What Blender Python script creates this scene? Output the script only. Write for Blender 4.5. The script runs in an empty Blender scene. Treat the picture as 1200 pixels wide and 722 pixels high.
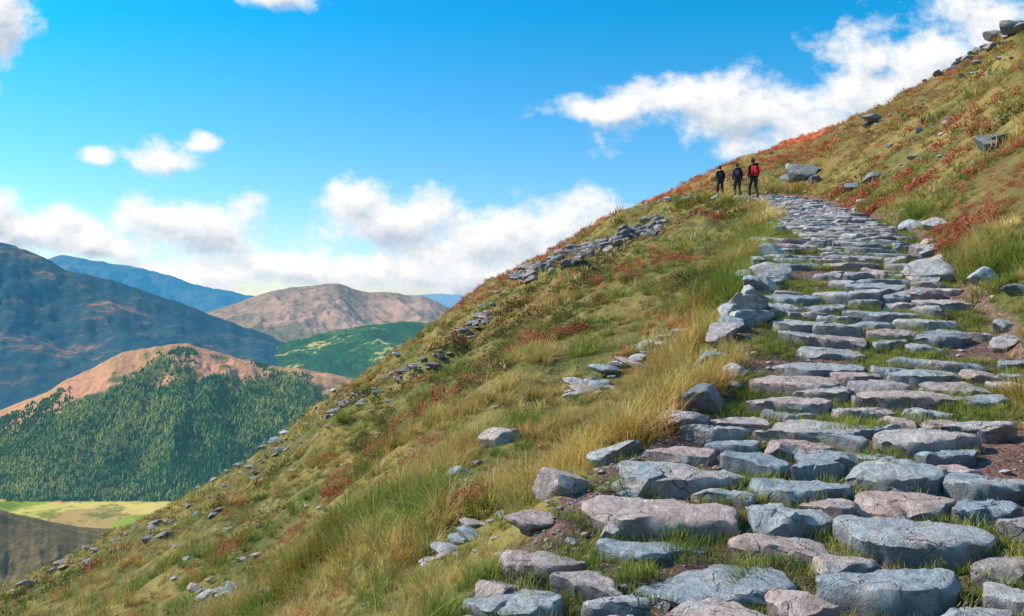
import bpy, math, random
import numpy as np
from mathutils import Vector, Matrix
random.seed(7); rng=np.random.default_rng(7)
scene=bpy.context.scene
scene.view_settings.view_transform='Standard'; scene.view_settings.look='None'; scene.view_settings.exposure=0
F=906.0
def PT(u,v): return ((u-600)/F,(355-v)/F)
# ------------------------------------------------------------ noise
def _h(ix,iy,seed):
    n=(ix.astype(np.int64)*374761393+iy.astype(np.int64)*668265263+seed*1442695041)&0x7fffffff
    n=((n^(n>>13))*1274126177)&0x7fffffff
    n=(n^(n>>16))&0xffff
    return n/65535.0
def vn(x,y,seed=0):
    x=np.asarray(x,float); y=np.asarray(y,float)
    ix=np.floor(x); iy=np.floor(y); fx=x-ix; fy=y-iy
    fx=fx*fx*fx*(fx*(fx*6-15)+10); fy=fy*fy*fy*(fy*(fy*6-15)+10)
    a=_h(ix,iy,seed); b=_h(ix+1,iy,seed); c=_h(ix,iy+1,seed); d=_h(ix+1,iy+1,seed)
    return (a+(b-a)*fx)*(1-fy)+(c+(d-c)*fx)*fy
def fbm(x,y,o=4,seed=0):
    s=0;a=1;t=0
    for i in range(o):
        s=s+a*(vn(x*2**i+i*17.3,y*2**i-i*9.1,seed+i)-.5); t+=a; a*=.5
    return s/t*2
def ss(x): x=np.clip(x,0,1); return x*x*(3-2*x)
# ------------------------------------------------------------ path
PY=np.array([-30,-5,0,2,3.7,5.3,8.2,12,15.5,22,29,35,38,41,45,55,90.])
PX=np.array([-12,-2.,0.,.75,1.35,2.15,3.95,5.3,6.67,9.2,11.4,12.6,12.2,11.2,9.8,7,2.])
PZ=np.array([-5,-2.2,-1.65,-1.6,-1.5,-1.2,-.74,.44,1.26,2.3,3.4,4.62,5.22,5.62,5.9,6.5,8.])
_yy=np.linspace(-30,90,2401)
def _sm(a,n=15):
    k=np.hanning(n*2+1); k/=k.sum(); return np.convolve(np.pad(a,n,'edge'),k,'valid')
_xx=_sm(np.interp(_yy,PY,PX)); _zz=_sm(np.interp(_yy,PY,PZ),11)
def pathx(y): return np.interp(y,_yy,_xx)
def pathz(y): return np.interp(y,_yy,_zz)
# ------------------------------------------------------------ near mountainside
ST=np.array([-.662,-.552,-.44,-.33,-.22,-.11,0,.13,.287,.34,.403,.44,.497,.552,.607,.662])
SV=np.array([-.375,-.320,-.267,-.203,-.119,-.041,.030,.101,.170,.190,.211,.226,.256,.284,.320,.353])
_tt=np.linspace(-.662,.662,400); _sv=_sm(np.interp(_tt,ST,SV),8)
def hillH(x,y):
    x=np.asarray(x,float);y=np.asarray(y,float)
    yp=np.maximum(y,0); t=x/np.maximum(yp,1e-3)
    tc=np.clip(t,-.662,.662)
    S=np.interp(tc,_tt,_sv)*yp
    S=S+np.where(t>.662,.55*(x-.662*yp),0)+np.where(t<-.662,.5*(x+.662*yp),0)
    h0=np.interp(tc,[-.7,0,.3,.45,.7],[1.75,1.75,2.4,3.5,4.5])
    h0=1.8+(h0-1.8)*ss(yp/6)
    Y=np.interp(tc,[-.66,-.3,0,.385,.42,.66],[95,120,150,165,85,80])
    q=yp/Y
    h=np.where(q<1,h0*(1-q)**2,.0045*(yp-Y)**2)
    r=np.hypot(x,y)
    n=.16*fbm(x/1.0,y/1.0,3,3)*ss(r/4)+.65*fbm(x/5,y/5,4,11)*ss((r-5)/18)+2.6*fbm(x/26,y/26,4,23)*ss((r-35)/80)
    n+=.6*np.maximum(fbm(x/2.3,y/2.9,3,37)-.1,0)*ss((r-8)/20)*2
    return S-h+n
def H(x,y):
    x=np.asarray(x,float);y=np.asarray(y,float)
    hl=hillH(x,y); l=x-pathx(y); zp=pathz(y)
    e=np.abs(l)-1.5
    w=np.where(l>0,ss(e/6.5),ss(e/4.))
    fade=ss((y-46)/14); w=w+(1-w)*fade
    side=np.where(l>0,.62,-.5)*np.maximum(e,0)
    verge=.13*np.exp(-((e-.35)/.3)**2)
    nb=.10*fbm(x/.9,y/.9,4,5)*ss(e/.5+.2)+.035*fbm(x/.3,y/.3,3,8)
    base=zp-.085+side+verge+nb
    z=base*(1-w)+hl*w
    return np.maximum(z,-372)
def march(u,v):
    t,q=PT(u,v); ys=np.exp(np.linspace(math.log(2.5),math.log(260),3000))
    z=H(t*ys,ys); k=np.argmax(z>=q*ys); 
    if z[k]<q*ys[k]: k=int(np.argmax(z/ys))
    return t*ys[k],ys[k],float(z[k])
# ------------------------------------------------------------ mesh helper
def mesh_obj(name,V,Fc,mat=None,attrs=None,smooth=True,link=True,sharp=None):
    me=bpy.data.meshes.new(name)
    V=np.asarray(V,np.float32); n=Fc.shape[1]
    me.vertices.add(len(V)); me.vertices.foreach_set('co',V.ravel())
    me.loops.add(Fc.size); me.loops.foreach_set('vertex_index',Fc.astype(np.int32).ravel())
    me.polygons.add(len(Fc)); me.polygons.foreach_set('loop_start',np.arange(0,Fc.size,n,dtype=np.int32))
    me.update(calc_edges=True); me.validate()
    if smooth: me.polygons.foreach_set('use_smooth',[True]*len(me.polygons))
    if sharp: me.set_sharp_from_angle(angle=math.radians(sharp))
    for k,a in (attrs or {}).items():
        at=me.attributes.new(k,'FLOAT','POINT'); at.data.foreach_set('value',np.asarray(a,np.float32))
    if mat: me.materials.append(mat)
    ob=bpy.data.objects.new(name,me)
    if link: scene.collection.objects.link(ob)
    return ob
def gridfaces(nr,nc,wrap=False):
    i=np.arange(nr-1)[:,None]; j=np.arange(nc if wrap else nc-1)[None]
    j2=(j+1)%nc
    a=i*nc+j; b=i*nc+j2; c=(i+1)*nc+j2; d=(i+1)*nc+j
    return np.stack([a,b,c,d],-1).reshape(-1,4)
# ------------------------------------------------------------ material helper
class NT:
    def __init__(s,name,world=None):
        if world: s.nt=world.node_tree
        else:
            s.m=bpy.data.materials.new(name); s.m.use_nodes=True; s.nt=s.m.node_tree
            s.m.cycles.emission_sampling='NONE'
        s.nt.nodes.clear(); s.N=s.nt.nodes; s.L=s.nt.links
    def put(s,sock,v):
        if isinstance(v,bpy.types.NodeSocket): s.L.new(v,sock)
        elif v is not None:
            try: sock.default_value=v
            except Exception: sock.default_value=(*v,1) if len(v)==3 else v
    def math(s,op,a,b=None,c=None,clamp=False):
        n=s.N.new('ShaderNodeMath'); n.operation=op; n.use_clamp=clamp
        s.put(n.inputs[0],a); 
        if b is not None: s.put(n.inputs[1],b)
        if c is not None: s.put(n.inputs[2],c)
        return n.outputs[0]
    def vmath(s,op,a,b=None):
        n=s.N.new('ShaderNodeVectorMath'); n.operation=op; s.put(n.inputs[0],a)
        if b is not None: s.put(n.inputs[1],b)
        return n.outputs['Value'] if op in('LENGTH','DOT_PRODUCT') else n.outputs[0]
    def noise(s,vec,scale,detail=5,rough=.55,dist=0,out=0):
        n=s.N.new('ShaderNodeTexNoise'); s.put(n.inputs['Vector'],vec); n.inputs['Scale'].default_value=scale
        n.inputs['Detail'].default_value=detail; n.inputs['Roughness'].default_value=rough; n.inputs['Distortion'].default_value=dist
        return n.outputs[out]
    def vor(s,vec,scale,feature='F1'):
        n=s.N.new('ShaderNodeTexVoronoi'); n.feature=feature; s.put(n.inputs['Vector'],vec); n.inputs['Scale'].default_value=scale
        return n.outputs['Distance']
    def mr(s,v,a,b,c=0.,d=1.,smooth=True):
        n=s.N.new('ShaderNodeMapRange'); n.interpolation_type='SMOOTHSTEP' if smooth else 'LINEAR'
        s.put(n.inputs[0],v); n.inputs[1].default_value=a;n.inputs[2].default_value=b;n.inputs[3].default_value=c;n.inputs[4].default_value=d
        return n.outputs[0]
    def mix(s,f,a,b,mode='MIX'):
        n=s.N.new('ShaderNodeMix'); n.data_type='RGBA'; n.blend_type=mode
        s.put(n.inputs[0],f)
        for k,v in((6,a),(7,b)):
            if isinstance(v,tuple) and len(v)==3: v=(*v,1)
            s.put(n.inputs[k],v)
        return n.outputs[2]
    def ramp(s,f,pts):
        n=s.N.new('ShaderNodeValToRGB'); s.put(n.inputs[0],f); e=n.color_ramp.elements
        while len(e)<len(pts): e.new(.5)
        for el,(p,c) in zip(e,pts): el.position=p; el.color=(*c,1)
        return n.outputs[0]
    def attr(s,name):
        n=s.N.new('ShaderNodeAttribute'); n.attribute_name=name; return n.outputs['Fac']
    def pos(s): return s.N.new('ShaderNodeNewGeometry').outputs['Position']
    def sep(s,v):
        n=s.N.new('ShaderNodeSeparateXYZ'); s.put(n.inputs[0],v); return n.outputs
    def comb(s,x,y,z):
        n=s.N.new('ShaderNodeCombineXYZ'); s.put(n.inputs[0],x);s.put(n.inputs[1],y);s.put(n.inputs[2],z); return n.outputs[0]
    def bump(s,h,strength=.5,dist=.02):
        n=s.N.new('ShaderNodeBump'); s.put(n.inputs['Height'],h); n.inputs['Strength'].default_value=strength; n.inputs['Distance'].default_value=dist
        return n.outputs[0]
    def out(s,col,rough=.9,normal=None,trans=0,haze=None,spec=.2):
        b=s.N.new('ShaderNodeBsdfPrincipled'); s.put(b.inputs['Base Color'],(*col,1) if isinstance(col,tuple) else col)
        s.put(b.inputs['Roughness'],rough); b.inputs['Specular IOR Level'].default_value=spec
        if normal is not None: s.L.new(normal,b.inputs['Normal'])
        r=b.outputs[0]
        if trans:
            t=s.N.new('ShaderNodeBsdfTranslucent'); s.put(t.inputs[0],(*col,1) if isinstance(col,tuple) else col)
            m=s.N.new('ShaderNodeMixShader'); m.inputs[0].default_value=trans; s.L.new(r,m.inputs[1]); s.L.new(t.outputs[0],m.inputs[2]); r=m.outputs[0]
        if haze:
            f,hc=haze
            e=s.N.new('ShaderNodeEmission'); e.inputs[0].default_value=(*hc,1); e.inputs[1].default_value=1  # aerial haze painted in: blue airlight as emission over the surface
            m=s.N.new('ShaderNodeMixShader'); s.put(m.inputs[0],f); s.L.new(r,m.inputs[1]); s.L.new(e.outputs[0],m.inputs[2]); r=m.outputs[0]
        o=s.N.new('ShaderNodeOutputMaterial'); s.L.new(r,o.inputs[0]); return s.m
# ------------------------------------------------------------ materials
def m_ground():
    s=NT('moor_ground'); p=s.pos(); 
    n1=s.noise(p,.35,6,.6); n2=s.noise(p,3.0,6,.65); n3=s.noise(p,.06,4,.5); n4=s.noise(p,22,4,.7)
    c=s.mix(s.mr(n1,.4,.62),(.12,.13,.03),(.34,.25,.07))
    c=s.mix(s.mr(n2,.45,.62),c,s.mix(.6,c,(.045,.035,.014)))
    c=s.mix(s.math('MULTIPLY',s.mr(n3,.5,.62),s.mr(n2,.45,.6)),c,(.30,.09,.04))
    c=s.mix(s.math('MULTIPLY',s.mr(n4,.45,.7),.5),c,(.42,.33,.12))
    far=s.mr(s.sep(p)[1],65,120); hi=s.mr(s.sep(p)[2],4,12)
    c=s.mix(s.math('MULTIPLY',s.math('MULTIPLY',far,hi),s.mr(n1,.2,.5)),c,(.68,.15,.06))
    d=s.attr('dirt'); sc=s.ramp(s.noise(p,14,6,.7),[(.3,(.08,.045,.035)),(.5,(.22,.12,.095)),(.72,(.42,.26,.21))])
    peb=s.vor(p,38); sc=s.mix(s.mr(peb,.15,.4,.5,0),sc,(.48,.34,.29))
    mk=s.mr(s.math('ADD',d,s.math('MULTIPLY',s.math('SUBTRACT',s.noise(p,5,5,.7),.5),.9)),.4,.6)
    c=s.mix(mk,c,sc)
    hgt=s.math('ADD',s.math('MULTIPLY',n2,1.),s.math('MULTIPLY',n4,.35))
    return s.out(c,.95,s.bump(hgt,.9,.12))
def m_stone(name='path_stone',dark=0):
    s=NT(name); p=s.pos(); r=s.attr('tone')
    c=s.ramp(r,[(0,(.34,.44,.52)),(.14,(.46,.54,.58)),(.28,(.66,.64,.61)),(.44,(.80,.69,.63)),(.60,(.86,.58,.49)),(.76,(.78,.47,.38)),(.88,(.44,.52,.58)),(1,(.36,.38,.40))])
    n1=s.noise(p,2.2,6,.65,.4); n2=s.noise(p,13,7,.74); n3=s.noise(p,80,3,.75); n5=s.noise(s.vmath('ADD',p,(3,9,2)),3.,5,.6,.6)
    c=s.mix(s.mr(n1,.50,.64,0,.6),c,(.88,.58,.47))
    c=s.mix(s.mr(n5,.53,.66,0,.6),c,(.36,.48,.56))
    c=s.mix(s.mr(n2,.3,.66),s.mix(.45,c,(.10,.095,.10)),s.mix(.3,c,(.95,.92,.88)))
    li=s.mr(s.noise(p,9,5,.75,.8),.58,.65); c=s.mix(s.math('MULTIPLY',li,.7),c,(.90,.87,.80))
    dk=s.mr(s.noise(s.vmath('ADD',p,(7,3,1)),30,4,.8),.6,.7); c=s.mix(s.math('MULTIPLY',dk,.7),c,(.07,.06,.055))
    sp=s.mr(n3,.6,.72); c=s.mix(s.math('MULTIPLY',sp,.5),c,(.92,.88,.84))
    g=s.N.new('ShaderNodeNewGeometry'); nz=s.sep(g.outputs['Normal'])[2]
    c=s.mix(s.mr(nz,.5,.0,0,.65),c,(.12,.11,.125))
    cr=s.vor(s.vmath('ADD',s.vmath('MULTIPLY',p,(1,1.6,2)),s.vmath('MULTIPLY',s.noise(p,4,3,.6,0,1),(.4,.4,.4))),2.3,'DISTANCE_TO_EDGE')
    ck=s.mr(cr,0,.02,1,0); ck=s.math('MULTIPLY',ck,s.mr(n1,.45,.6)); c=s.mix(s.math('MULTIPLY',ck,.7),c,(.05,.045,.045))
    if dark: c=s.mix(dark,c,(.04,.04,.045))
    hh=s.math('ADD',s.math('MULTIPLY',n2,1.2),s.math('ADD',s.math('MULTIPLY',n3,.35),s.math('MULTIPLY',n1,1.5)))
    hh=s.math('SUBTRACT',hh,s.math('MULTIPLY',ck,.5))
    return s.out(c,.7,s.bump(hh,.9,.05),spec=.35)
def m_grass(name,cols,trans=.35):
    s=NT(name); p=s.pos(); n=s.noise(p,.5,3,.6)
    oi=s.N.new('ShaderNodeObjectInfo').outputs['Random']
    f=s.math('ADD',s.math('MULTIPLY',s.attr('bl'),.45),s.math('ADD',s.math('MULTIPLY',oi,.3),s.math('MULTIPLY',n,.4)))
    c=s.ramp(f,[(.2,cols[0]),(.5,cols[1]),(.85,cols[2])])
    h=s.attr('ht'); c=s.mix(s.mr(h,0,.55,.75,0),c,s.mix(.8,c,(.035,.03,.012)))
    return s.out(c,.55,None,trans,spec=.3)
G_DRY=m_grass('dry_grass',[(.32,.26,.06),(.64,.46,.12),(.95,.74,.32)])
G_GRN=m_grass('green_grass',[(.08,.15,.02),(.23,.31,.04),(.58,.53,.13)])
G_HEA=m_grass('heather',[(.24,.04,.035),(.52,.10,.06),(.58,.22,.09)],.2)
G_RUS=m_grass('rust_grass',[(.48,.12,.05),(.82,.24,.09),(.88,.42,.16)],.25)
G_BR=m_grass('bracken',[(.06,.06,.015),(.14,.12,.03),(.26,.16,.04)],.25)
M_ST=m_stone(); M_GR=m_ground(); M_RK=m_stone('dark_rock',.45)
# ------------------------------------------------------------ near terrain sheet
th=np.concatenate([np.linspace(-180,-52,50)[:-1],np.linspace(-52,52,640),np.linspace(52,180,50)[1:-1]])*math.pi/180
rr=np.concatenate([[.02],np.exp(np.linspace(math.log(.5),math.log(1500),560))])
R,T=np.meshgrid(rr,th,indexing='ij'); X=R*np.sin(T); Yg=R*np.cos(T)
Z=H(X,Yg); L=np.abs(X-pathx(Yg)); dirt=(1-ss((L-1.3)/.8))*(1-ss((Yg-50)/8))
mesh_obj('mountainside_ground',np.stack([X,Yg,Z],-1).reshape(-1,3),gridfaces(len(rr),len(th),True)[:, ::-1],M_GR,{'dirt':dirt.ravel()})
# ------------------------------------------------------------ stone steps (cells of a dry-laid path)
def clip(poly,nx,ny,d):
    o=[];n=len(poly)
    for i in range(n):
        a=poly[i];b=poly[(i+1)%n]; da=a[0]*nx+a[1]*ny-d; db=b[0]*nx+b[1]*ny-d
        if da<=0:o.append(a)
        if da*db<0:
            k=da/(da-db); o.append((a[0]+(b[0]-a[0])*k,a[1]+(b[1]-a[1])*k))
    return o
SX,SY=.90,.50
sd=[]
for att in range(18000):
    a=random.uniform(-1.9,1.9)/SX; b=random.uniform(1.4,48)/SY
    rad=random.choice([.30,.38,.46,.54,.60,.66]) if att<9000 else random.choice([.20,.26,.32])
    if b*SY<7: rad*=.88
    ok=True
    for (c,d,rj) in sd:
        if abs(d-b)<1.4 and (a-c)**2+(b-d)**2<((rad+rj)*.86)**2: ok=False;break
    if ok: sd.append((a,b,rad))
SV_=[];SF_=[];STn=[];off=0
NP=60; prof=[(0,1),(.25,1),(.48,1),(.66,1),(.79,1),(.88,.995),(.945,.97),(.985,.90),(1.0,.76),(1.0,.4),(.97,0)]
for k,(a,b,rk) in enumerate(sd):
    la=a*SX; edge=abs(la); yb=b*SY
    lim=1.42+.2*math.sin(yb*1.7)+.15*math.sin(yb*.63+(2 if la>0 else 0))
    if la<0 and 4.3<yb<6.3: lim=1.2
    if la<0 and yb<=4.3: lim=1.5
    if edge>lim or random.random()<.03: continue
    W_=1.72/SX
    poly=[(max(a-2,-W_),b-2),(min(a+2,W_),b-2),(min(a+2,W_),b+2),(max(a-2,-W_),b+2)]
    for j,(c,d,rj) in enumerate(sd):
        if j==k or abs(c-a)>3 or abs(d-b)>3: continue
        nx,ny=c-a,d-b; ln=math.hypot(nx,ny); nx/=ln;ny/=ln
        m=ln/2+(rk*rk-rj*rj)/(2*ln)
        poly=clip(poly,nx,ny,nx*a+ny*b+m)
        if len(poly)<3:break
    if len(poly)<3: continue
    P=np.array([(p[0]*SX,p[1]*SY) for p in poly]); c=P.mean(0); D=P-c
    mx=np.abs(D[:,0]).max(); my=np.abs(D[:,1]).max()
    if mx>.62: D[:,0]*=.62/mx
    if my>.40: D[:,1]*=.40/my
    gap=random.uniform(.012,.045)*(1.5 if yb<8 else 1)
    rl=np.hypot(D[:,0],D[:,1]); D*=np.maximum((rl-gap*1.25)/rl,.3)[:,None]
    Q=D
    for q_ in range(2):
        kk=.86 if q_==0 else .8
        Qn=np.roll(Q,-1,0); Q=np.stack([Q*kk+Qn*(1-kk),Q*(1-kk)+Qn*kk],1).reshape(-1,2)
    Qc=np.vstack([Q,Q[:1]]); seg=np.hypot(*np.diff(Qc,axis=0).T); cum=np.concatenate([[0],np.cumsum(seg)])
    s_=np.linspace(0,cum[-1],NP,endpoint=False); B=np.stack([np.interp(s_,cum,Qc[:,0]),np.interp(s_,cum,Qc[:,1])],1)
    ang=np.arange(NP)/NP*2*math.pi
    B*=(1+.10*fbm(np.cos(ang)*2.4+k*3.1,np.sin(ang)*2.4+k,5,k))[:,None]
    th_=random.uniform(.2,.28); l0=c[0]; y0=c[1]; x0=float(pathx(y0))+l0
    slope=float(pathz(y0+.3)-pathz(y0-.3))/.6
    ztop=float(pathz(y0))+random.uniform(-.02,.055)
    tx=random.gauss(-.02,.04); ty=slope*random.uniform(-.05,.6)+random.gauss(0,.03)
    Vv=np.concatenate([np.stack([B[:,0]*rad,B[:,1]*rad,np.full(NP,(hz-1)*th_)],1) for rad,hz in prof])
    ex=np.abs(B[:,0]).max(); ey=np.abs(B[:,1]).max()
    zt=Vv[:,2].copy(); topm=Vv[:,2]>-.3*th_
    for _ in range(random.randint(3,6)):
        an=random.uniform(0,2*math.pi); nx,ny=math.cos(an)/ex,math.sin(an)/ey
        sl=random.uniform(.05,.30); d0=random.uniform(.5,.92)
        if random.random()<.4: sl=random.uniform(.01,.05); d0*=.3
        zt=np.minimum(zt,np.where(topm,-(Vv[:,0]*nx+Vv[:,1]*ny-d0)*sl,99))
    zt+=tx*Vv[:,0]+ty*Vv[:,1]
    wx=Vv[:,0]+x0; wy=Vv[:,1]+y0
    zt+=.015*fbm(wx*4+k,wy*4,4,77)+.007*fbm(wx*15,wy*15,3,99)-.012*(fbm(wx*5+k*3,wy*5,3,31)>.15)*topm-.008*(fbm(wx*8+k*7,wy*4,3,41)>.22)*topm
    Vv[:,0]+=.028*fbm(wy*7+Vv[:,2]*9,Vv[:,2]*14+k,4,k+5); Vv[:,1]+=.028*fbm(wx*7,Vv[:,2]*14+k,4,k+9)
    SV_.append(np.stack([Vv[:,0]+x0,Vv[:,1]+y0,zt+ztop],1)); SF_.append(gridfaces(len(prof),NP,True)+off); off+=len(Vv)
    STn.append(np.full(len(Vv),random.random()))
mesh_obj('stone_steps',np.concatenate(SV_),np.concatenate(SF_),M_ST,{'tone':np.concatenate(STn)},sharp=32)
# ------------------------------------------------------------ rocks
import bmesh
def ico(n):
    bm=bmesh.new(); bmesh.ops.create_icosphere(bm,subdivisions=n,radius=1); bm.verts.ensure_lookup_table()
    r=(np.array([v.co[:] for v in bm.verts]),np.array([[v.index for v in f.verts] for f in bm.faces])); bm.free(); return r
ICO={0:ico(2),1:ico(4),2:ico(3)}
def rock(sx,sy,sz,hi=1,seed=0,planes=11):
    r_=np.random.default_rng(seed); V=ICO[hi][0].copy()
    N=r_.normal(size=(planes,3)); N/=np.linalg.norm(N,axis=1)[:,None]; D=r_.uniform(.42,.8,planes)
    dp=V@N.T; k=np.where(dp>1e-3,D/np.maximum(dp,1e-3),9).min(1); k=np.minimum(k,1)
    V=V*k[:,None]
    if hi: V*=(1+.07*fbm(V[:,0]*4+seed%97,V[:,1]*4+V[:,2]*3,4,seed%1000))[:,None]
    a=r_.uniform(-.6,.6); V=V*np.array([sx,sy,sz])
    tl=r_.uniform(-.35,.35); c,s=math.cos(tl),math.sin(tl); V=V@np.array([[c,0,s],[0,1,0],[-s,0,c]])
    c,s=math.cos(a),math.sin(a); return V@np.array([[c,s,0],[-s,c,0],[0,0,1]])
ROCKXY=[]
def rocks(name,items,mat=M_ST,hi=1):
    Vs=[];Fs=[];Tn=[];o=0
    for i,(x,y,z,sx,sy,sz,tone) in enumerate(items):
        V=rock(sx,sy,sz,hi,seed=int(abs(x*131+y*17)*10)%99991+i)+np.array([x,y,z]); Vs.append(V); Fs.append(ICO[hi][1]+o); o+=len(V); Tn.append(np.full(len(V),tone))
        if sx>.08: ROCKXY.append((x,y,sx))
    return mesh_obj(name,np.concatenate(Vs),np.concatenate(Fs),mat,{'tone':np.concatenate(Tn)},sharp=35)
it=[]
for i in range(80):
    yy=3.2+i*.52+random.uniform(-.3,.3); sd_=random.choice([-1,-1,1]); l=sd_*random.uniform(1.45,1.9); x=float(pathx(yy))+l
    z=float(H(x,yy)); s=random.uniform(.08,.24); it.append((x,yy,z+s*.15,s*1.3,s,s*.8,random.random()))
for (u,v,s) in [(752,572,.2),(722,634,.10),(585,520,.2),(540,560,.12),(455,612,.07),(820,480,.22),(870,370,.33),(845,400,.26),(830,430,.22),(900,325,.3),(800,395,.16),(1090,330,.33),(1085,300,.28),(880,352,.22),(858,385,.2),(905,300,.22),(895,340,.2),(1100,315,.25)]:
    x,y_,z=march(u,v); it.append((x,y_,z+s*.2,s*1.3,s,s*.9,random.random()))
rocks('path_edge_rocks',it)
it=[]
for (u,v,w,sx) in [(940,208,.95,1.05),(925,216,.45,1.3),(955,214,.4,1.2),(1020,214,.4,1.6),(1000,222,.35,1.5),(1165,48,.9,1.4),(1183,40,.8,1.6),(1145,62,.5,1.5),(1195,34,.6,1.3),(1128,72,.4,1.6),(1105,82,.3,1.5),(1160,175,.4,1.8),(1168,170,.35,1.5),(1195,345,.2,1.3),(1022,143,.45,1.9),(1015,150,.4,1.4)]:
    x,y_,z=march(u,v); it.append((x,y_,z+w*.25,w*sx,w,w*.8,random.uniform(.0,.3)))
rocks('boulders',it,M_RK)
it=[]
def strew(u0,v0,u1,v1,n,smin,smax,jit=8,flat=.6,tm=.9):
    for i in range(n):
        k=random.random(); u=u0+(u1-u0)*k+random.gauss(0,jit); v=v0+(v1-v0)*k+random.gauss(0,jit*.5)
        x,y_,z=march(u,v); s=smin+(smax-smin)*random.random()**2; s*=min(y_,130)
        it.append((x,y_,z+s*.2,s*1.5,s*1.1,s*flat,random.uniform(.0,tm)))
strew(500,665,600,600,14,.008,.022,5,.4); strew(670,470,790,395,28,.006,.02,8,.5)
strew(230,700,330,690,12,.008,.02,8); strew(300,680,700,350,130,.0015,.007,80); strew(1000,200,1190,120,20,.002,.007,30)
strew(150,700,450,560,40,.002,.007,50); strew(990,165,1190,62,24,.002,.006,12); strew(480,700,680,480,40,.002,.009,40,.5)
rocks('hillside_rocks',it,M_ST,hi=2)
it=[]
strew(606,326,775,264,260,.002,.0095,7,.9); strew(600,330,690,290,60,.003,.009,5); strew(535,392,572,372,30,.003,.010,5)
strew(400,474,500,424,55,.002,.008,8); strew(440,470,520,420,20,.002,.008,10); strew(260,574,400,470,50,.002,.008,11); strew(100,652,250,592,34,.002,.009,10)
strew(0,700,100,655,12,.003,.009,6); strew(560,372,600,340,12,.002,.007,6)
strew(640,325,860,205,40,.0015,.004,4); strew(1090,90,1195,32,30,.003,.009,6,.8)
rocks('ridge_outcrop_rocks',it,M_RK,hi=2)
it=[]
for i in range(3600):
    yy=2.2+random.random()**1.6*14; l=random.choice([random.uniform(-1.9,1.7),random.gauss(-1.35,.35)]); x=float(pathx(yy))+l; s=random.uniform(.006,.016) if random.random()<.8 else random.uniform(.016,.045)
    it.append((x,yy,0,s*1.3,s,s*.7,random.uniform(.3,.95)))
zz=H(np.array([i[0] for i in it]),np.array([i[1] for i in it]))
it=[(a[0],a[1],float(z)+.004,*a[3:]) for a,z in zip(it,zz)]
rocks('path_gravel',it,hi=0)
# ------------------------------------------------------------ instancing
def scatter(name,pts,rot,scl,idx,sources):
    col=bpy.data.collections.new(name+'_kit')
    for i,o in enumerate(sources):
        o.name='%s_clump_%02d'%(name,i); col.objects.link(o)
    me=bpy.data.meshes.new(name); me.vertices.add(len(pts)); me.vertices.foreach_set('co',np.asarray(pts,np.float32).ravel())
    a=me.attributes.new('rot','FLOAT_VECTOR','POINT'); a.data.foreach_set('vector',np.asarray(rot,np.float32).ravel())
    a=me.attributes.new('scl','FLOAT_VECTOR','POINT'); a.data.foreach_set('vector',np.asarray(scl,np.float32).ravel())
    a=me.attributes.new('idx','INT','POINT'); a.data.foreach_set('value',np.asarray(idx,np.int32))
    ob=bpy.data.objects.new(name,me); scene.collection.objects.link(ob)
    g=bpy.data.node_groups.new(name,'GeometryNodeTree')
    g.interface.new_socket('Geometry',in_out='INPUT',socket_type='NodeSocketGeometry'); g.interface.new_socket('Geometry',in_out='OUTPUT',socket_type='NodeSocketGeometry')
    N=g.nodes;Lk=g.links
    gi=N.new('NodeGroupInput');go=N.new('NodeGroupOutput'); ip=N.new('GeometryNodeInstanceOnPoints'); ci=N.new('GeometryNodeCollectionInfo')
    ci.inputs['Collection'].default_value=col; ci.inputs['Separate Children'].default_value=True; ci.inputs['Reset Children'].default_value=True
    def na(n,t):
        x=N.new('GeometryNodeInputNamedAttribute'); x.data_type=t; x.inputs[0].default_value=n; return x.outputs[0]
    Lk.new(gi.outputs[0],ip.inputs['Points']); Lk.new(ci.outputs[0],ip.inputs['Instance']); ip.inputs['Pick Instance'].default_value=True
    Lk.new(na('idx','INT'),ip.inputs['Instance Index']); Lk.new(na('rot','FLOAT_VECTOR'),ip.inputs['Rotation']); Lk.new(na('scl','FLOAT_VECTOR'),ip.inputs['Scale'])
    Lk.new(ip.outputs[0],go.inputs[0])
    md=ob.modifiers.new('scatter','NODES'); md.node_group=g
    return ob
def tuft(mat,n,hgt,spread,lean,width,seed,curl=1.0,bias=(0,0),q_=(0,.35,.7,1.)):
    r=random.Random(seed); V=[];Fc=[];bl=[];ht=[]
    for i in range(n):
        a=r.uniform(0,6.283); d=spread*math.sqrt(r.random()); bx,by=math.cos(a)*d,math.sin(a)*d
        hh=hgt*r.uniform(.45,1.1); dirr=a+r.gauss(0,.8); le=lean*r.uniform(.2,1.2); w=width*r.uniform(.6,1.2)
        cx,cy=math.cos(dirr),math.sin(dirr); px,py=-cy,cx; b=r.random(); o=len(V)
        for k,q in enumerate(q_):
            off=le*hh*q**(1.2+.8*curl); z=hh*(q-.35*le*q*q*curl)-.02; ww=w*(1-q*.85)
            X=bx+cx*off+bias[0]*q*q*hh; Y_=by+cy*off+bias[1]*q*q*hh
            V+= [(X-px*ww,Y_-py*ww,z),(X+px*ww,Y_+py*ww,z)]; bl+=[b,b]; ht+=[q,q]
        for k in range(len(q_)-1): Fc.append((o+2*k,o+2*k+1,o+2*k+3,o+2*k+2))
    return mesh_obj('tuft',V,np.array(Fc),mat,{'bl':bl,'ht':ht},smooth=False,link=False)
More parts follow.
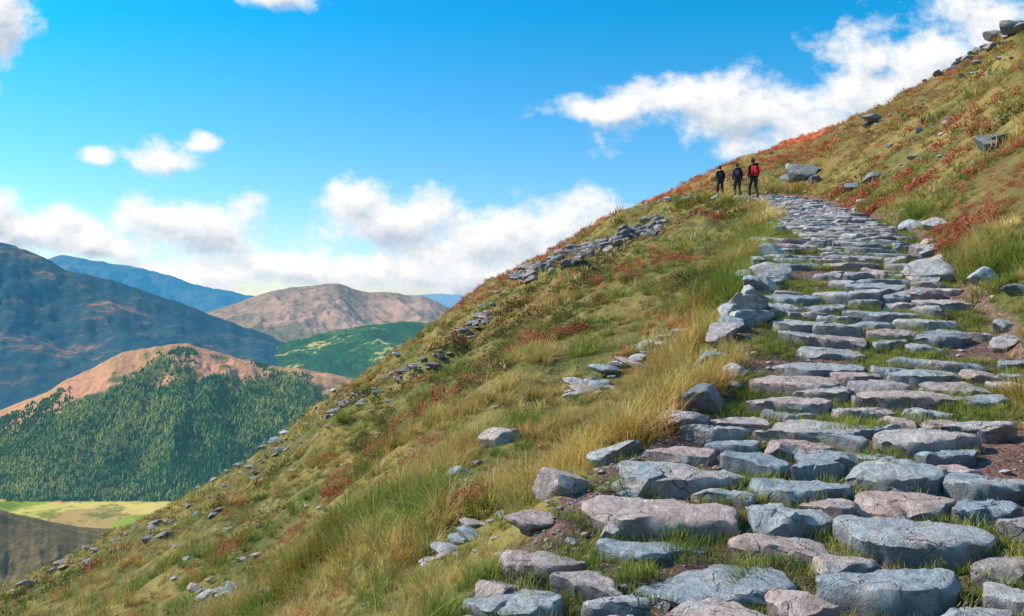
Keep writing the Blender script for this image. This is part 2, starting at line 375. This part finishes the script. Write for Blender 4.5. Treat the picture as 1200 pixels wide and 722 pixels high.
def shrub(mat,n,rad,hgt,leaf,seed):
    r=random.Random(seed);V=[];Fc=[];bl=[];ht=[]
    for i in range(n):
        a=r.uniform(0,6.283);e=math.acos(r.random());k=r.uniform(.55,1)*(1+.25*math.sin(a*3+seed))
        x,y,z=math.cos(a)*math.sin(e)*rad*k,math.sin(a)*math.sin(e)*rad*k,math.cos(e)*hgt*k
        d=Vector((r.gauss(0,1),r.gauss(0,1),r.gauss(.6,1))).normalized()*leaf*r.uniform(.7,1.5); s=d.cross(Vector((r.gauss(0,1),r.gauss(0,1),r.gauss(0,1)))).normalized()*leaf*.3
        o=len(V); p=Vector((x,y,z)); V+=[tuple(p),tuple(p+d*.5+s),tuple(p+d),tuple(p+d*.5-s)]; b=r.random(); bl+=[b]*4; ht+=[z/hgt*.7+.2]*4; Fc.append((o,o+1,o+2,o+3))
    return mesh_obj('shrub',V,np.array(Fc),mat,{'bl':bl,'ht':ht},smooth=False,link=False)
FQ=(0,.5,1.)
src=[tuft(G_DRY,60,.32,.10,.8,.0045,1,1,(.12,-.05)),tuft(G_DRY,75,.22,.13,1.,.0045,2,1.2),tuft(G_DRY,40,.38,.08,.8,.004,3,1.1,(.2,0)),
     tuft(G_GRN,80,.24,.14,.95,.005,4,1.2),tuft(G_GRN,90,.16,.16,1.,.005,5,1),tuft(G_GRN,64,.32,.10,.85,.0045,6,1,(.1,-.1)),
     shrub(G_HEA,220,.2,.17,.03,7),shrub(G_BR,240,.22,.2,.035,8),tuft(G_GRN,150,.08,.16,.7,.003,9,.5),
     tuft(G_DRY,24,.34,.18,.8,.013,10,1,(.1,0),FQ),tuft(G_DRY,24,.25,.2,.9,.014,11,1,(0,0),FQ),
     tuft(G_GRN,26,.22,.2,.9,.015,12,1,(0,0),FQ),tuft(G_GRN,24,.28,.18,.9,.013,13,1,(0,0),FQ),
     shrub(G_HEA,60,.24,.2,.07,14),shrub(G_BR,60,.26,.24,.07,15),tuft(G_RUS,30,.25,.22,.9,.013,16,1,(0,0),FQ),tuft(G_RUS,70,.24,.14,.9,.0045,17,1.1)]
def gsample(n,r0,r1,ex,t0=-48,t1=44):
    u=rng.random(n); p=2-ex
    r=(r0**p+(r1**p-r0**p)*u)**(1/p); a=np.radians(rng.uniform(t0,t1,n)); return r*np.sin(a),r*np.cos(a)
xs,ys=[],[]
for args in [(7500,1.5,9,0),(60000,8,175,1.25)]:
    a,b=gsample(*args); xs.append(a);ys.append(b)
a,b=gsample(1200,.5,9,0,-150,150); xs.append(a);ys.append(b)
yv=2+rng.random(4500)**1.4*40; side=rng.choice([-1,-1,1],4500); lv=side*(1.65+np.abs(rng.normal(0,.5,4500))); xs.append(pathx(yv)+lv); ys.append(yv)
x=np.concatenate(xs); y=np.concatenate(ys); l=x-pathx(y); r=np.hypot(x,y)
edge=np.where(l<0,1.6,1.5)+.3*fbm(x*1.2,y*1.2,3,51)+.1*((l<0)&(y<6))
keep=~((np.abs(l)<edge)&(y<50))
bare=fbm(x/1.3,y/1.3,3,61); keep&=~((bare>.28)&(rng.random(len(x))<.72)&(np.abs(l)>2.))
from mathutils.kdtree import KDTree
kd=KDTree(len(ROCKXY)); RS=[a[2] for a in ROCKXY]
for i,a in enumerate(ROCKXY): kd.insert((a[0],a[1],0),i)
kd.balance()
for i in range(len(x)):
    if keep[i]:
        c_,j_,d_=kd.find((x[i],y[i],0))
        if d_<RS[j_]*.85+.06: keep[i]=False
x,y,l,r=x[keep],y[keep],l[keep],r[keep]
f=fbm(x/4.5,y/4.5,4,71)+1.0*fbm(x/.8,y/.8,2,72); hz=fbm(x/9+5,y/9,4,81)+.5*fbm(x/2,y/2,2,82); u=rng.random(len(x))
near=np.exp(-np.maximum(np.abs(l)-1.6,0)/1.0)*(l<0)
f=f+.08*near-.13
isdry=f>.6*(u-.5)
idx=np.where(isdry,rng.choice([0,1,1,2],len(x)),rng.choice([3,4,5],len(x)))
idx=np.where(rng.random(len(x))<.05+.15*(fbm(x/3,y/3,3,311)>.15),16,idx)
hea=((hz>.46)&(u<.45)|(fbm(x/2.5,y/2.5,2,301)>.58)&(u<.35))&(np.abs(l)>2.6)&(r>9)
br=((hz<-.30)&(u<.45)|(fbm(x/3,y/3,3,303)>.45)&(u<.55))&(np.abs(l)>2.4)
rb=(l>2.5)&(y>12)&(fbm(x/4,y/4,3,91)>.12)&(u<.4)
idx=np.where(hea|rb,6,idx); idx=np.where(br,7,idx)
for (uu,vv,rd) in [(1185,228,2.2),(1165,250,1.6),(998,238,1.0),(1090,212,1.7),(1120,150,2.4),(1040,185,1.8),(445,528,.8),(560,590,.2),(372,600,.5),(755,312,1.5),(1110,300,.5),(800,262,1.6),(520,470,.9),(640,400,.8),(330,640,.4)]:
    cx,cy,_=march(uu,vv); idx=np.where((np.hypot(x-cx,y-cy)<rd*(1+.4*fbm(x,y,2,5)))&(rng.random(len(x))<.6),6,idx)
far=r>24
fi=np.where(idx==16,15,np.where(idx<=2,rng.choice([9,10],len(x)),np.where(idx<=5,rng.choice([11,12],len(x)),np.where(idx==6,13,14))))
rusty=(y>36)&(x>-8)&(x<.42*y)&(rng.random(len(x))<ss((y-36)/40)*.92); fi=np.where(rusty,np.where(rng.random(len(x))<.3,13,15),fi)
rust2=(x>.36*y)&(rng.random(len(x))<ss((y-20)/60)*.55); fi=np.where(rust2,15,fi)
idx=np.where(far,fi,idx)
s=rng.uniform(.6,1.25,len(x))*(1+np.clip(r-15,0,120)/130)*(1-.25*(r<6))
s=s*(.42+.85*ss(fbm(x/1.1,y/1.1,3,33)+.5)+.12*near)
s*=np.where((np.abs(l)>2.6)&(r<22),.85,1)
z=H(x,y)
yt=2+rng.random(5200)*22; lt=rng.uniform(-1.55,1.55,5200); xt=pathx(yt)+lt; kt=fbm(xt*1.3,yt*1.3,3,15)>-.06; xt=xt[kt];yt=yt[kt]
x=np.concatenate([x,xt]);y=np.concatenate([y,yt]);z=np.concatenate([z,H(xt,yt)-.005]);s=np.concatenate([s,rng.uniform(.6,1.25,len(xt))]);idx=np.concatenate([idx,np.full(len(xt),8)])
rot=np.stack([rng.normal(0,.15,len(x)),-.25+rng.normal(0,.15,len(x)),rng.uniform(0,6.28,len(x))],1)
sc=np.stack([s,s,s*rng.uniform(.75,1.15,len(x))],1)
scatter('hillside_grass',np.stack([x,y,z],1),rot,sc,idx,src)
# ------------------------------------------------------------ distant land
HZ=(.26,.52,.85)
def ridge(name,pts,D,Df,zb,Db,mat,nt=300,ns=140,amp=.06,seed=1,power=.8,gul=90.,oc=6):
    P=np.array([PT(*p) for p in pts]); t=np.linspace(P[0,0],P[-1,0],nt); q=_sm(np.interp(t,P[:,0],P[:,1]),6)
    q=q+.0022*fbm(t*60,t*0+seed,4,seed)
    zc=q*D; s=np.concatenate([np.linspace(0,1,ns),1+np.linspace(0,1,30)[1:]])
    Tt,Sg=np.meshgrid(t,s,indexing='ij'); Zc=np.repeat(zc[:,None],len(s),1)
    Yv=np.where(Sg<=1,Df+(D-Df)*Sg,D+(Db-D)*(Sg-1)); Xv=Tt*Yv
    fr=np.clip(Sg,0,1)**power; Zv=np.where(Sg<=1,zb+(Zc-zb)*fr,Zc+(zb-Zc)*(Sg-1)**1.3)
    rel=(Zc-zb)*amp
    rg=1-np.abs(fbm(Xv/gul+.4*Yv/gul,Yv/(gul*2.2),oc,seed))*2.2
    env=np.sin(np.pi*np.clip(Sg,0,1))**.7
    Zv=Zv+rel*(rg-.6)*env*1.6+rel*1.6*fbm(Xv/(gul*3.5),Yv/(gul*4),3,seed+7)*env
    Zv=np.where(Sg<1,np.minimum(Zv,(Zc/D)*Yv-.002*Yv*(1-Sg)),Zv)
    ob=mesh_obj(name,np.stack([Xv,Yv,Zv],-1).reshape(-1,3),gridfaces(nt,len(s))[:, ::-1],mat,{'sg':Sg.ravel()})
    return ob,(Xv,Yv,Zv,Sg)
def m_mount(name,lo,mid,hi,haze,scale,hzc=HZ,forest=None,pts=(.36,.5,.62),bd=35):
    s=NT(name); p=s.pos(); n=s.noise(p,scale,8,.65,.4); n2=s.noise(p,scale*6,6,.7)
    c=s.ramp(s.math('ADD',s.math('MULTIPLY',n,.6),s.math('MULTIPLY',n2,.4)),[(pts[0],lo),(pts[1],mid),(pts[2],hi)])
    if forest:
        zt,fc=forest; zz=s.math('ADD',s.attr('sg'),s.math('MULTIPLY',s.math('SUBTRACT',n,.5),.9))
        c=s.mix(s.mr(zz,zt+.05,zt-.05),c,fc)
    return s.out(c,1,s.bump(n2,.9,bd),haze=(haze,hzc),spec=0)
mA=m_mount('mountain_shaded_heath',(.03,.10,.12),(.09,.12,.10),(.60,.25,.13),.34,.0022,(.07,.28,.50),pts=(.42,.54,.62),bd=14)  # blue-green shadow and orange sunlit patches painted into the ramp, plus haze
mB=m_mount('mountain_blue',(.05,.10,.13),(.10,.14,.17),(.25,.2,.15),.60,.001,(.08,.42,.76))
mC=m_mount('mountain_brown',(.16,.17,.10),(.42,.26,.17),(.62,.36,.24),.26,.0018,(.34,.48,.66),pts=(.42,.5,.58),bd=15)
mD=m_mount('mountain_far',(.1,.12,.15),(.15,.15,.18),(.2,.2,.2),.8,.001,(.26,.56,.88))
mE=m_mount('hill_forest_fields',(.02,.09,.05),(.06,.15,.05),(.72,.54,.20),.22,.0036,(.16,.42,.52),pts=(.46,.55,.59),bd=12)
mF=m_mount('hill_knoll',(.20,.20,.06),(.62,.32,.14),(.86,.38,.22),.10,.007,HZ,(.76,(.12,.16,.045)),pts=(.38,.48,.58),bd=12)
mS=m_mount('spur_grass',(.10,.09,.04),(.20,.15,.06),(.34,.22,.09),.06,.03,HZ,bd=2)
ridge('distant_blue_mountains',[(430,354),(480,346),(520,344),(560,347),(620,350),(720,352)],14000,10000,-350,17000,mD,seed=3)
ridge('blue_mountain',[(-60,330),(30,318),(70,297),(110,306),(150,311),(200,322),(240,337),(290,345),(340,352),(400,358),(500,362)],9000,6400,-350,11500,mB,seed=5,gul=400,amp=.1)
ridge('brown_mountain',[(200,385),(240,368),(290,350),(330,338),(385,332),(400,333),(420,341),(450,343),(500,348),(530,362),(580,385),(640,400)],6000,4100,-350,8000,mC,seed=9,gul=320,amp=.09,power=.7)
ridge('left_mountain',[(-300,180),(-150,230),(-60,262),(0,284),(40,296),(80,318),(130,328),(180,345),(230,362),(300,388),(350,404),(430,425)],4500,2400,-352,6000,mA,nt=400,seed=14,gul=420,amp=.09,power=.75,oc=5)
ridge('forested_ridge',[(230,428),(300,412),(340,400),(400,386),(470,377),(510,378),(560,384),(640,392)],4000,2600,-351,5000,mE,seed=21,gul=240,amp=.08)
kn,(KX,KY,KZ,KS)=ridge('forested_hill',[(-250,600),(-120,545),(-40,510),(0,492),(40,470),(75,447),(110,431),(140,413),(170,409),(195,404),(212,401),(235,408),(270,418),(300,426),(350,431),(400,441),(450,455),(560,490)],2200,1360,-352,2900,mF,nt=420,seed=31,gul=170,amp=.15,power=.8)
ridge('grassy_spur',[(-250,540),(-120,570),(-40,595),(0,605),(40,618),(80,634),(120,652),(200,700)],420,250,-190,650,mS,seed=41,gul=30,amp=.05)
s=NT('valley_fields'); p=s.pos(); v=s.N.new('ShaderNodeTexVoronoi'); s.put(v.inputs['Vector'],s.vmath('ADD',p,s.vmath('MULTIPLY',s.noise(p,.01,3,.5,0,1),(90,90,0)))); v.inputs['Scale'].default_value=.011
fc=s.ramp(s.sep(v.outputs['Color'])[0],[(0,(.34,.42,.07)),(.3,(.60,.55,.12)),(.55,(.80,.58,.18)),(.7,(.78,.28,.20)),(1,(.34,.42,.08))])
fc=s.mix(s.mr(s.noise(p,.016,8,.8),.47,.57,0,.8),fc,(.14,.20,.05))
hz=s.mr(s.sep(p)[1],1300,12000,.03,.85,False)  # painted airlight grows with distance
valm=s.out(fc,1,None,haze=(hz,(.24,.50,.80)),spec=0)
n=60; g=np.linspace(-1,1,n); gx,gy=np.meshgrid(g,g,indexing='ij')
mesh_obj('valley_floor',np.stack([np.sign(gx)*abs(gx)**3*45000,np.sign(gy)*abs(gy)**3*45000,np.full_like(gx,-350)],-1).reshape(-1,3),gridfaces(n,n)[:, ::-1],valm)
def m_tree():
    s=NT('conifer_foliage'); oi=s.N.new('ShaderNodeObjectInfo').outputs['Random']; p=s.pos(); n=s.noise(p,.006,5,.7)
    c=s.ramp(s.math('ADD',s.math('MULTIPLY',oi,.3),s.math('MULTIPLY',n,.8)),[(.42,(.025,.09,.045)),(.55,(.07,.16,.05)),(.63,(.24,.30,.07)),(.75,(.55,.42,.12))])
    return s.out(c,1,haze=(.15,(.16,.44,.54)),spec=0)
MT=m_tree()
def conifer(seed):
    r=random.Random(seed);V=[];Fc=[]
    for k in range(4):
        z0=.08+k*.2; z1=z0+.36; rad=.36*(1-k*.19); m=8; o=len(V)
        V.append((r.gauss(0,.01),r.gauss(0,.01),min(z1,1)))
        for i in range(m):
            a=i/m*6.283; q=rad*(r.uniform(.6,1.15)); V.append((math.cos(a)*q,math.sin(a)*q,z0-r.uniform(0,.06)))
        for i in range(m): Fc.append((o,o+1+i,o+1+(i+1)%m))
    o=len(V)
    for zt,q in((0,.035),(.4,.02)):
        for i in range(4): V.append((math.cos(i*1.57)*q,math.sin(i*1.57)*q,zt))
    tr=[]
    for i in range(4): a,b=o+i,o+(i+1)%4; tr+=[(a,b,b+4),(a,b+4,a+4)]
    return mesh_obj('conifer',V,np.vstack([np.array(Fc),np.array(tr)]),MT,smooth=False,link=False)
n=34000; ii=rng.integers(0,KX.shape[0]-1,n*3); jj=rng.integers(0,139,n*3)
fa=rng.random(n*3)[:,None]; fb=rng.random(n*3)[:,None]
K=np.stack([KX,KY,KZ],-1)
pt=(K[ii,jj]*(1-fa)+K[ii+1,jj]*fa)*(1-fb)+(K[ii,jj+1]*(1-fa)+K[ii+1,jj+1]*fa)*fb
sgv=KS[ii,jj]
tl=.76+.5*fbm(pt[:,0]/150,pt[:,1]/200,5,55)+.35*ss((-.5-pt[:,0]/pt[:,1])/.12)
den=fbm(pt[:,0]/60,pt[:,1]/110,4,56)
k=(sgv<tl)&((den>-.1)|(rng.random(n*3)<.22))&(pt[:,0]/pt[:,1]>-.85); pt=pt[k][:n]
hs=rng.uniform(5,12,len(pt))
scatter('distant_conifer_forest',pt-np.array([0,0,1]),np.stack([pt[:,0]*0,pt[:,0]*0,rng.uniform(0,6,len(pt))],1),np.stack([hs,hs,hs],1),rng.integers(0,4,len(pt)),[conifer(i) for i in range(4)])
# ------------------------------------------------------------ hikers
def flat(name,c,rough=.8):
    s=NT(name); n=s.noise(s.pos(),30,3); return s.out(s.mix(n,tuple(v*.75 for v in c),tuple(min(v*1.2,1) for v in c)),rough,spec=.3)
mats={'navy':flat('navy_jacket',(.02,.03,.06)),'black':flat('black_fabric',(.012,.012,.016)),'trs':flat('dark_trousers',(.025,.025,.03)),'skin':flat('skin',(.45,.26,.18)),'hair':flat('brown_hair',(.04,.022,.012)),
 'boot':flat('boot_leather',(.05,.035,.025)),'red':flat('red_pack',(.6,.02,.03)),'grey':flat('grey_fabric',(.05,.055,.07))}
def hiker(name,loc,rz,h,jk,pk,stride=.28,packsize=1.,seed=0):
    e=bpy.data.objects.new(name,None); scene.collection.objects.link(e); e.location=loc; e.rotation_euler=(0,0,rz); e.scale=(h/1.75,)*3
    J={'pel':(0,0,.96,.155,.115),'wa':(0,.02,1.1,.15,.11),'ch':(0,.05,1.3,.18,.125),'nb':(0,.07,1.45,.11,.09),'nk':(0,.09,1.53,.058,.06),'hd':(0,.10,1.6,.06,.065),
     'hl':(-.095,0,.9,.1,.1),'kl':(-.095,stride*.55+.06,.52,.07,.07),'al':(-.09,stride*.75,.10,.048,.05),'tl':(-.10,stride*.75+.17,.045,.045,.04),
     'hr':(.095,0,.9,.1,.1),'kr':(.09,-stride*.15+.05,.49,.07,.07),'ar':(.085,-stride*.95,.14,.048,.05),'tr':(.09,-stride*.85+.15,.045,.045,.04),
     'sl':(-.19,.05,1.41,.078,.075),'el':(-.235,-.06,1.16,.056,.055),'wl':(-.22,.06,.93,.038,.036),'pl':(-.215,.10,.86,.04,.022),
     'sr':(.19,.05,1.41,.078,.075),'er':(.235,.02,1.15,.056,.055),'wr':(.22,.17,.96,.038,.036),'pr':(.215,.22,.90,.04,.022)}
    names=list(J); E=[('pel','wa'),('wa','ch'),('ch','nb'),('nb','nk'),('nk','hd'),('pel','hl'),('hl','kl'),('kl','al'),('al','tl'),('pel','hr'),('hr','kr'),('kr','ar'),('ar','tr'),('nb','sl'),('sl','el'),('el','wl'),('wl','pl'),('nb','sr'),('sr','er'),('er','wr'),('wr','pr')]
    me=bpy.data.meshes.new('b'); me.from_pydata([J[n][:3] for n in names],[(names.index(a),names.index(b)) for a,b in E],[])
    ob=bpy.data.objects.new('b',me); scene.collection.objects.link(ob)
    ob.modifiers.new('s','SKIN'); 
    for i,n in enumerate(names):
        sv=me.skin_vertices[0].data[i]; sv.radius=J[n][3:5]; sv.use_root=(n=='pel')
    m=ob.modifiers.new('u','SUBSURF'); m.levels=2; m.render_levels=2
    dg=bpy.context.evaluated_depsgraph_get(); m2=bpy.data.meshes.new_from_object(ob.evaluated_get(dg)); bpy.data.objects.remove(ob)
    for k in(jk,'trs','boot','skin'): m2.materials.append(mats[k])
    for p in m2.polygons:
        c=p.center; p.use_smooth=True
        if c.z<.13: p.material_index=2
        elif c.z<.93 and abs(c.x)<.17: p.material_index=1
        elif (c.z<.95 and abs(c.x)>.17) or c.z>1.51: p.material_index=3
    bo=bpy.data.objects.new('body',m2); scene.collection.objects.link(bo); bo.parent=e
    def part(nm,fn,mt):
        bm=bmesh.new(); fn(bm); mm=bpy.data.meshes.new(nm); bm.to_mesh(mm); bm.free(); mm.materials.append(mats[mt])
        for p in mm.polygons: p.use_smooth=True
        o=bpy.data.objects.new(nm,mm); scene.collection.objects.link(o); o.parent=e; return o
    def head(bm):
        bmesh.ops.create_uvsphere(bm,u_segments=20,v_segments=14,radius=1)
        for v in bm.verts:
            x,y,z=v.co; w=1-.22*max(-z,0); v.co=(x*.076*w,y*.096*w+(.012 if y>0 and z<0 else 0),z*.118)
            if y>.9 and abs(z)<.3: v.co.y+=.018
            v.co+=Vector((0,.11,1.66))
        for sx in(-1,1): bmesh.ops.create_uvsphere(bm,u_segments=8,v_segments=6,radius=1,matrix=Matrix.Translation((sx*.078,.105,1.655))@Matrix.Diagonal((.012,.02,.032,1)))
    part('head',head,'skin')
    def hair(bm):
        bmesh.ops.create_uvsphere(bm,u_segments=20,v_segments=14,radius=1)
        for v in bm.verts:
            x,y,z=v.co; k=1+.04*math.sin(x*9+z*7); v.co=(x*.084*k,y*.102*k,z*.125*k)
            if y>.35 and z<.55: v.co*=.8
            if z<-.45: v.co.z=-.06
            v.co+=Vector((0,.104,1.668))
    part('hair',hair,'hair' if jk!='black' else 'black')
    def eyes(bm):
        for sx in(-1,1): bmesh.ops.create_uvsphere(bm,u_segments=8,v_segments=6,radius=.012,matrix=Matrix.Translation((sx*.03,.2,1.665)))
    part('eyes',eyes,'black')
    def fingers(bm):
        for sx,b in((-1,J['pl']),(1,J['pr'])):
            for k in range(5):
                L_=[.06,.075,.08,.072,.05][k]; oy=(k-2)*.018; q=Matrix.Translation((b[0]-(0 if k else sx*.02),b[1]+oy+.01,b[2]-.045-L_*.3+(.03 if k==0 else 0)))@Matrix.Rotation(.25*(k==0)+.15,4,'X')
                bmesh.ops.create_cone(bm,cap_ends=True,segments=8,radius1=.007,radius2=.009,depth=L_,matrix=q)
    part('fingers',fingers,'skin')
    def pack(bm):
        bmesh.ops.create_cube(bm,size=1,matrix=Matrix.Translation((0,-.16,1.24))@Matrix.Diagonal((.32*packsize,.24*packsize,.48*packsize,1)))
        bmesh.ops.bevel(bm,geom=bm.edges[:],offset=.07,segments=4,affect='EDGES')
    part('backpack',pack,pk)
    def lid(bm):
        bmesh.ops.create_cube(bm,size=1,matrix=Matrix.Translation((0,-.15,1.24+.25*packsize))@Matrix.Diagonal((.29*packsize,.25*packsize,.09,1)))
        bmesh.ops.bevel(bm,geom=bm.edges[:],offset=.035,segments=3,affect='EDGES')
    part('backpack_lid',lid,'black')
    def pocket(bm):
        bmesh.ops.create_cube(bm,size=1,matrix=Matrix.Translation((0,-.29*packsize,1.15))@Matrix.Diagonal((.2*packsize,.07,.2,1)))
        bmesh.ops.bevel(bm,geom=bm.edges[:],offset=.025,segments=3,affect='EDGES')
    part('backpack_pocket',pocket,pk)
    def straps(bm):
        for sx in(-1,1):
            pts=[(sx*.1,-.08,1.42),(sx*.115,.02,1.5),(sx*.12,.15,1.44),(sx*.13,.19,1.3),(sx*.16,.1,1.1),(sx*.14,-.07,1.08)]
            pr=None
            for p_ in pts:
                a=bm.verts.new((p_[0]-.022,p_[1],p_[2])); b=bm.verts.new((p_[0]+.022,p_[1],p_[2]))
                if pr: bm.faces.new((pr[0],pr[1],b,a))
                pr=(a,b)
    part('straps',straps,'black')
    return e
for (u,yy,rz,h,jk,pk,st,ps) in [(844,40.5,.1,1.68,'navy','black',.24,.8),(864,39.8,-.08,1.76,'navy','navy',.3,.95),(883,37.,.12,1.92,'black','red',.28,1.0)]:
    xx=(u-600)/F*yy; gz=float(max(H(xx+a,yy+b) for a in(-.1,0,.1) for b in(-.2,0,.2)))
    hiker('hiker',(xx,yy,gz-.02),rz,h,jk,pk,st,ps)
# ------------------------------------------------------------ sun, sky
Sv=Vector((-.80,.18,0)).normalized(); el=math.radians(38); Sd=Vector((Sv.x*math.cos(el),Sv.y*math.cos(el),math.sin(el)))
sl=bpy.data.lights.new('sun','SUN'); sl.energy=5; sl.angle=math.radians(.5); sl.color=(1,.88,.72)
so=bpy.data.objects.new('sun',sl); so.rotation_euler=Sd.to_track_quat('Z','Y').to_euler(); scene.collection.objects.link(so)
w=bpy.data.worlds.new('World'); scene.world=w; w.use_nodes=True; s=NT('',world=w)
sky=s.N.new('ShaderNodeTexSky'); sky.sky_type='NISHITA'; sky.sun_disc=False; sky.sun_elevation=el; sky.sun_rotation=math.atan2(Sv.x,Sv.y)%(2*math.pi)
sky.air_density=1.0; sky.dust_density=.3; sky.ozone_density=2.5
tc=s.N.new('ShaderNodeTexCoord').outputs['Generated']; o=s.sep(tc)
den=s.math('ADD',s.math('ABSOLUTE',o[1]),.03); P_=s.math('DIVIDE',o[0],den); Q_=s.math('DIVIDE',o[2],den)
blobs=[(860,140,140,46),(950,165,130,44),(1000,125,90,38),(725,132,95,17),(790,126,75,30),(1075,90,115,64),(1160,60,100,66),(1240,50,90,70),
 (560,285,145,46),(475,265,90,38),(428,240,44,34),(665,270,95,46),(240,274,112,42),(190,252,55,26),(50,278,120,30),(0,255,50,34),(120,292,100,22),
 (200,187,48,26),(240,170,32,14),(128,190,30,12),(12,30,54,52),(335,6,40,18),(400,314,240,26),(580,322,170,28),(180,320,250,16),(1500,200,200,60)]
def density(Pv,Qv,det):
    vec=s.comb(Pv,Qv,0.)
    wn=s.N.new('ShaderNodeTexNoise'); s.L.new(vec,wn.inputs['Vector']); wn.inputs['Scale'].default_value=12; wn.inputs['Detail'].default_value=2
    wv=s.vmath('ADD',vec,s.vmath('MULTIPLY',s.vmath('SUBTRACT',wn.outputs['Color'],(.5,.5,.5)),(.07,.045,0)))
    m=None
    for (u,v_,rx,ry) in blobs:
        a,b=PT(u,v_); d=s.vmath('LENGTH',s.vmath('MULTIPLY',s.vmath('SUBTRACT',wv,(a,b,0)),(F/rx,F/ry,0)))
        m=d if m is None else s.math('MINIMUM',m,d)
    n=s.noise(s.vmath('MULTIPLY',vec,(1,1.3,1)),13,det,.62)
    return s.math('ADD',s.math('MULTIPLY',s.math('SUBTRACT',1.15,m),.95),s.math('MULTIPLY',s.math('SUBTRACT',n,.5),2.7))
D0=density(P_,Q_,7); D1=density(s.math('SUBTRACT',P_,.012),s.math('ADD',Q_,.020),5)
al=s.mr(D0,-.05,.75)
wisps=s.mr(s.noise(s.vmath('MULTIPLY',s.comb(P_,Q_,0.),(1,4,1)),5,6,.6),.38,.75,0,.6)
al=s.math('MAXIMUM',al,s.math('MULTIPLY',wisps,s.mr(Q_,.13,.0)))
lit=s.mr(s.math('ADD',s.math('SUBTRACT',D0,D1),s.mr(D0,.3,1.6,.25,-.4,False)),-.50,.35,0,1,False)
cc=s.mix(lit,(3.6,4.2,4.9),(6.7,6.75,6.8))
hs=s.N.new('ShaderNodeHueSaturation'); hs.inputs['Saturation'].default_value=1.1; s.L.new(sky.outputs[0],hs.inputs['Color'])
tint=s.mix(s.mr(Q_,.0,.36,0,1,False),(.95,.98,1.12),(.07,1.1,1.32))
sk=s.mix(1.,hs.outputs[0],tint,'MULTIPLY')
fin=s.mix(al,sk,cc)
bg=s.N.new('ShaderNodeBackground'); s.L.new(fin,bg.inputs[0]); bg.inputs[1].default_value=.15
ow=s.N.new('ShaderNodeOutputWorld'); s.L.new(bg.outputs[0],ow.inputs[0])
# ------------------------------------------------------------ camera
cd=bpy.data.cameras.new('camera'); cd.sensor_width=36; cd.lens=F/1200*36; cd.clip_start=.05; cd.clip_end=120000
co=bpy.data.objects.new('camera',cd); co.location=(0,0,0); co.rotation_euler=(math.radians(90-.38),0,0); scene.collection.objects.link(co); scene.camera=co
